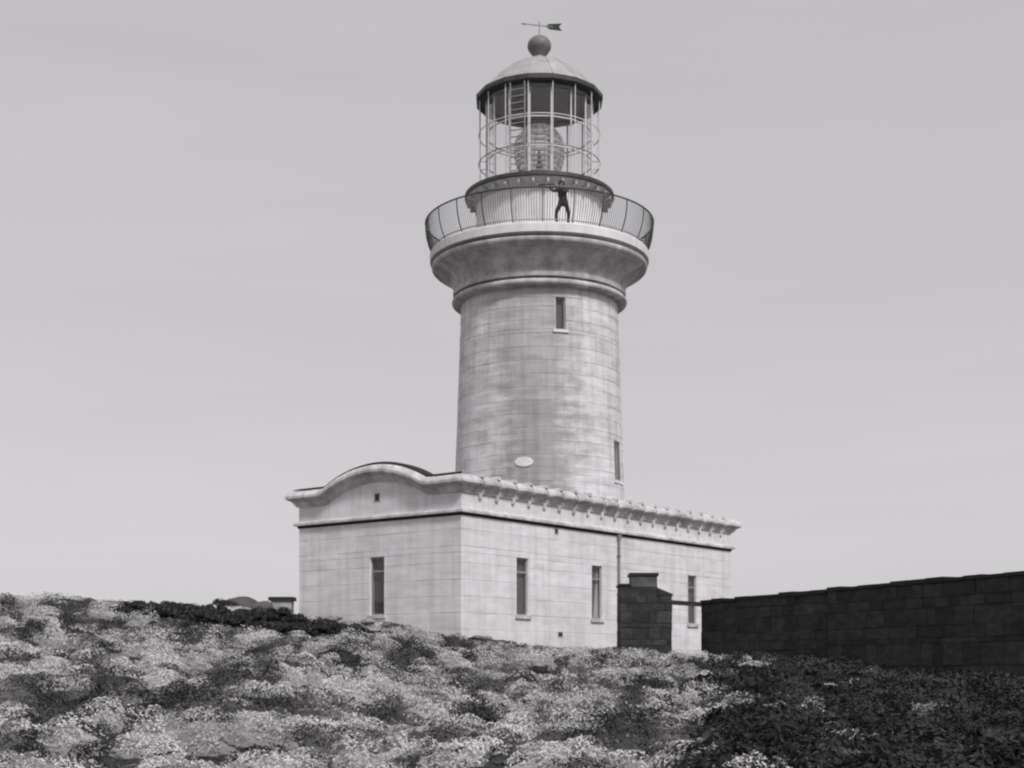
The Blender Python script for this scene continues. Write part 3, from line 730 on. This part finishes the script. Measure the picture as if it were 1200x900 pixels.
fx = rng.uniform(-24, 24, 3600); fy = rng.uniform(16, 50, 3600); kk = (np.abs(fx) < .42*fy+3) & ~inside_any(fx, fy); fx, fy = fx[kk], fy[kk]; nf = len(fx)
V2, T2 = cushions(fx, fy, rng.uniform(.4, .8, nf), rng.uniform(.3, .6, nf), rng.uniform(.07, .17, nf), np.clip(rng.normal(.16, .12, nf), 0, 1), 110, 18, (.012, .03))
V = np.concatenate([V, V2]); T = np.concatenate([T, T2])
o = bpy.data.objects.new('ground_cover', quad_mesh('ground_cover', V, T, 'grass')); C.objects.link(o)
tag(o, 'low pale and dark cushions of coastal heath covering the slope', 'ground cover', kind='stuff')
V, T = blades(X_, Y_, None, rad_*.8, hg, 26, tone, 3, (.005, .012))
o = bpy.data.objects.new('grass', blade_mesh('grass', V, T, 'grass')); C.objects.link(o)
tag(o, 'pale windswept tussock grass covering the slope in front of the lighthouse', 'grass', kind='stuff')

# heath shrubs
def shrub_mesh(seed, rx, ry, h, nleaf=900):
    r = np.random.default_rng(seed)
    nb = 9; bc = np.stack([r.uniform(-.6, .6, nb)*rx, r.uniform(-.6, .6, nb)*ry, r.uniform(.25, .7, nb)*h], 1); br = r.uniform(.28, .5, nb)
    i = r.integers(0, nb, nleaf); d = r.normal(0, 1, (nleaf, 3)); d /= np.linalg.norm(d, axis=1)[:, None]; d[:, 2] = np.abs(d[:, 2])*.9-.15
    q = (.55+.45*r.random(nleaf)**.5)[:, None]
    p = bc[i]+d*q*br[i][:, None]*np.array([rx, ry, h*.95])
    p[:, 2] = np.maximum(p[:, 2], .0)
    n = d+r.normal(0, .5, (nleaf, 3)); n /= np.linalg.norm(n, axis=1)[:, None]
    a = np.cross(n, r.normal(0, 1, (nleaf, 3))); a /= np.linalg.norm(a, axis=1)[:, None]; b = np.cross(n, a)
    s = r.uniform(.035, .075, nleaf)[:, None]
    V = np.stack([p-a*s*.45, p-b*s*.1+a*s*.0-b*s*.5, p+a*s*.45, p+b*s, p+b*s*1.0], 1)
    V = np.stack([p-b*s, p+a*s*.5, p+b*s, p-a*s*.5], 1).reshape(-1, 3)
    me = bpy.data.meshes.new('foliage'); f = np.arange(nleaf*4).reshape(-1, 4)
    me.from_pydata(V.tolist(), [], f.tolist())
    T = np.repeat(np.clip(.35+.3*(p[:, 2]/h)*0+r.normal(0, .22, nleaf), 0, 1), 4)
    at = me.attributes.new('tone', 'FLOAT', 'POINT'); at.data.foreach_set('value', T.astype(np.float32))
    me.materials.append(M['scrub']); return me
protos = [shrub_mesh(100+i, .62+.1*(i % 3), .5, .42+.08*(i % 2)) for i in range(6)]
smb = MB()
for a in range(6): smb.tube([(0, 0, -.12), (.10*math.cos(a), .10*math.sin(a), .10), (.34*math.cos(a+.3), .30*math.sin(a+.3), .30)], [.022, .015, .006], 5)
stem_o = None
def shrub(x, y, sc, rot, label, group):
    global stem_o
    z = gz(x, y)
    e = empty('heath_shrub', (x, y, z)); e.rotation_euler = (0, 0, rot); e.scale = (sc[0], sc[0], sc[1]); tag(e, label, 'shrub', group)
    fo = bpy.data.objects.new('foliage', random.choice(protos)); C.objects.link(fo); fo.parent = e
    if stem_o is None: stem_o = smb.build('stem', 'stem'); so = stem_o
    else: so = stem_o.copy(); C.objects.link(so)
    so.parent = e
rs = random.Random(3)
labL = 'low dark heath shrub in the row at the left below the stone pier'
n = 0
for x in np.arange(150, 418, 15):
    for (yy, Yd) in ((0, 41.6), (1, 43.4)):
        Y = Yd+rs.uniform(-.5, .5); X = px(x+rs.uniform(-8, 8), Y)
        shrub(X, Y, (rs.uniform(.8, 1.15), rs.uniform(.85, 1.15)), rs.uniform(0, 6.3), labL, 'dark shrubs along the left of the crest')
labF = 'low dark heath shrub at the foot of the pale building'
for s in np.arange(-7, 10, .75):
    q = P(s, -.9+rs.uniform(-.3, .2), 0) if s > -.6 else P(-1.2+rs.uniform(-.3, .2), -s, 0)
    if rs.random() < .9: shrub(q[0], q[1], (rs.uniform(.5, .8), rs.uniform(.5, .7)), rs.uniform(0, 6.3), labF, 'dark shrubs along the foot of the building')
hx, hy = [], []
for t in range(1500):
    Y = rs.uniform(17, 48); xs = rs.uniform(790, 1290); X = px(xs, Y)
    dens = float(sstep(830, 920, xs-(Y-32)*2+rs.uniform(-40, 40)))
    if rs.random() > dens or inside_any(np.array([X]), np.array([Y]))[0]: continue
    wx = np.interp(Y, [29.8, 35.3, 43, 49], [15.2, 12.9, 9.65, 6.6])
    if Y > 29.8 and X > wx-.6: continue
    hx.append(X); hy.append(Y)
    if len(hx) >= 420: break
hx, hy = np.array(hx), np.array(hy); m_ = len(hx)
V, T = cushions(hx, hy, rng.uniform(.45, .95, m_), rng.uniform(.4, .8, m_), rng.uniform(.28, .55, m_), np.clip(rng.normal(.32, .2, m_), 0, 1), 500, 31, (.025, .06))
o = bpy.data.objects.new('dark_heath', quad_mesh('dark_heath', V, T, 'scrub')); C.objects.link(o)
tag(o, 'dense dark heath covering the slope in front of the boundary wall', 'heath', kind='stuff')
shrub(px(263, 48.5), 48.5, (.8, 1.3), 1.0, 'taller dark shrub on the skyline at the left of the larger boulder', None)

# ------------------------------------------------------------------ person on the gallery
def person():
    Yp = TY-3.93; Xp = px(660, Yp); zf = 16.965
    J = {}; E = []; Rr = {}
    def j(n, x, y, z, r): J[n] = Vector((x, y, z)); Rr[n] = r
    # x: photo right, y: away from the camera; the figure leans on the rail, looking left
    j('pelvis', 0, 0, .90, .17); j('belly', -.01, -.02, 1.06, .175); j('chest', -.03, -.05, 1.24, .195); j('upper', -.04, -.07, 1.36, .15)
    j('neck', -.05, -.09, 1.44, .058); j('skull', -.065, -.105, 1.53, .092); j('crown', -.07, -.11, 1.63, .075)
    for s, n in ((-1, 'l'), (1, 'r')):
        j('hip'+n, .11*s, 0, .85, .105)
        j('knee'+n, (.20 if s > 0 else -.27), -.05, .47, .075); j('ankle'+n, (.20 if s > 0 else -.24), .0, .09, .048)
        j('heel'+n, (.20 if s > 0 else -.24), .01, .045, .045); j('toe'+n, (.24 if s > 0 else -.34), -.17, .035, .04)
    j('shl', -.21, -.06, 1.34, .075); j('ell', -.40, -.22, 1.25, .055); j('wrl', -.57, -.20, 1.42, .036)
    j('shr', .14, -.07, 1.34, .075); j('elr', .06, -.28, 1.19, .055); j('wrr', -.22, -.26, 1.44, .036)
    E += [('pelvis', 'belly'), ('belly', 'chest'), ('chest', 'upper'), ('upper', 'neck'), ('neck', 'skull'), ('skull', 'crown')]
    for n in 'lr': E += [('pelvis', 'hip'+n), ('hip'+n, 'knee'+n), ('knee'+n, 'ankle'+n), ('ankle'+n, 'heel'+n), ('heel'+n, 'toe'+n), ('upper', 'sh'+n), ('sh'+n, 'el'+n), ('el'+n, 'wr'+n)]
    names = list(J); me = bpy.data.meshes.new('person')
    me.from_pydata([J[n] for n in names], [(names.index(a), names.index(b)) for a, b in E], []); me.update()
    ob = bpy.data.objects.new('person', me); C.objects.link(ob)
    sk = ob.modifiers.new('skin', 'SKIN'); ss = ob.modifiers.new('sub', 'SUBSURF'); ss.levels = 2; ss.render_levels = 2
    for i, n in enumerate(names):
        d = me.skin_vertices[0].data[i]; d.radius = (Rr[n], Rr[n]*(.8 if n in ('chest', 'belly', 'pelvis', 'upper') else 1)); d.use_root = n == 'pelvis'
    dg = bpy.context.evaluated_depsgraph_get(); dg.update()
    m2 = bpy.data.meshes.new_from_object(ob.evaluated_get(dg)); bpy.data.objects.remove(ob)
    V = [v.co.copy() for v in m2.vertices]; F = [tuple(p.vertices) for p in m2.polygons]
    mb = MB().add(V, F); nbody = len(F)
    # hands: palm plus five bent fingers closing on the telescope
    tel_a, tel_b = Vector((-.12, -.20, 1.545)), Vector((-1.0, -.30, 1.455))
    for wr, t in (('wrl', .62), ('wrr', .2)):
        w = J[wr]; c = tel_a.lerp(tel_b, t); ax_ = (tel_b-tel_a).normalized()
        pc = c+Vector((0, .02, -.045)); mb.tube([w, w.lerp(pc, .6), pc], [.034, .042, .038], 8)
        for q in range(4):
            off = ax_*(-.033+.022*q); Lf = (.9, 1.0, .96, .8)[q]
            b0 = pc+off; side = Vector((0, -.045, 0))
            mb.tube([b0, b0+side+Vector((0, 0, .02)), b0+side+Vector((0, .004, .055*Lf)), b0+Vector((0, -.012, .092*Lf))], [.010, .0095, .009, .007], 6)
        b0 = pc-ax_*.02; mb.tube([b0+Vector((0, .02, -.01)), b0+Vector((.0, .045, .025)), b0+Vector((0, .03, .075))], [.012, .011, .008], 6)
    # face: nose, ears
    hd = J['skull']; face = Vector((-.92, -.35, -.05)).normalized()
    side = face.cross(Vector((0, 0, 1))).normalized()
    mb.tube([hd+face*.085+Vector((0, 0, .04)), hd+face*.125+Vector((0, 0, -.005)), hd+face*.09+Vector((0, 0, -.02))], [.008, .016, .008], 6)
    for s in (-1, 1): mb.tube([hd+side*s*.09+Vector((0, 0, .03)), hd+side*s*.10, hd+side*s*.088+Vector((0, 0, -.03))], [.012, .016, .010], 6)
    zo = Vector((Xp, Yp, zf))
    mb.v = [tuple(Vector(p)) for p in mb.v]
    me = bpy.data.meshes.new('person'); me.from_pydata(mb.v, [], mb.f); me.update()
    for mname in ('jacket', 'trouser', 'skin', 'shoe'): me.materials.append(M[mname])
    wl, wr_ = J['wrl'], J['wrr']
    for i, p in enumerate(me.polygons):
        c = p.center; p.use_smooth = True
        if i >= nbody or c.z > 1.445 and (c-J['skull']).length < .2: p.material_index = 2
        elif (c-wl).length < .035 or (c-wr_).length < .035: p.material_index = 2
        elif c.z > .86: p.material_index = 0
        elif c.z > .085: p.material_index = 1
        else: p.material_index = 3
    ob = bpy.data.objects.new('person', me); C.objects.link(ob); ob.location = zo; WORLD[ob.name] = zo
    tag(ob, 'person in dark jacket standing legs apart at the gallery rail looking through a telescope', 'person')
    hm = MB(); hc = zo+J['crown']+Vector((0, 0, -.03))
    hm.lathe([(.02, .085), (.075, .08), (.10, .05), (.105, .0), (.10, -.015)], 20); hm.v = [(x+hc.x, y+hc.y, z+hc.z) for x, y, z in hm.v]
    h = hm.build('cap', 'jacket', ob, 50)
    pm = MB(); pk = hc+face*.09
    pm.box(-.06, .06, -.06, .04, -.012, .0, lambda x, y, z: tuple(pk+side*x-face*y+Vector((0, 0, z)))); pm.build('peak', 'shoe', h)
    hair = MB(); hcc = zo+J['skull']-face*.035+Vector((0, 0, .02))
    hair.lathe([(.02, .08), (.08, .06), (.09, .0), (.075, -.05), (.02, -.07)], 16); hair.v = [(x+hcc.x, y+hcc.y, z+hcc.z) for x, y, z in hair.v]
    hair.build('hair', 'shoe', ob, 60)
    for s in (-1, 1):
        eb = MB(); ec = zo+hd+face*.088+side*s*.035+Vector((0, 0, .022)); eb.lathe([(.001, .01), (.009, .004), (.009, -.004), (.001, -.01)], 8)
        eb.v = [(x+ec.x, y+ec.y, z+ec.z) for x, y, z in eb.v]; eb.build('eye', 'shoe', ob)
    mo = zo+hd+face*.087+Vector((0, 0, -.048)); MB().tube([mo-side*.025, mo+face*.006, mo+side*.025], .006, 5).build('mouth', 'jacket', ob)
    a, b = zo+tel_a, zo+tel_b
    te = MB().tube([a, a.lerp(b, .33)], .026, 12).tube([a.lerp(b, .33), a.lerp(b, .66)], .034, 12).tube([a.lerp(b, .66), b], .042, 12).build('telescope', 'burner')
    tag(te, 'dark telescope held by the person at the gallery rail', 'telescope')
    MB().tube([b-(b-a).normalized()*.04, b+(b-a).normalized()*.005], .048, 12).build('lens_hood', 'iron_mid', te)
person()
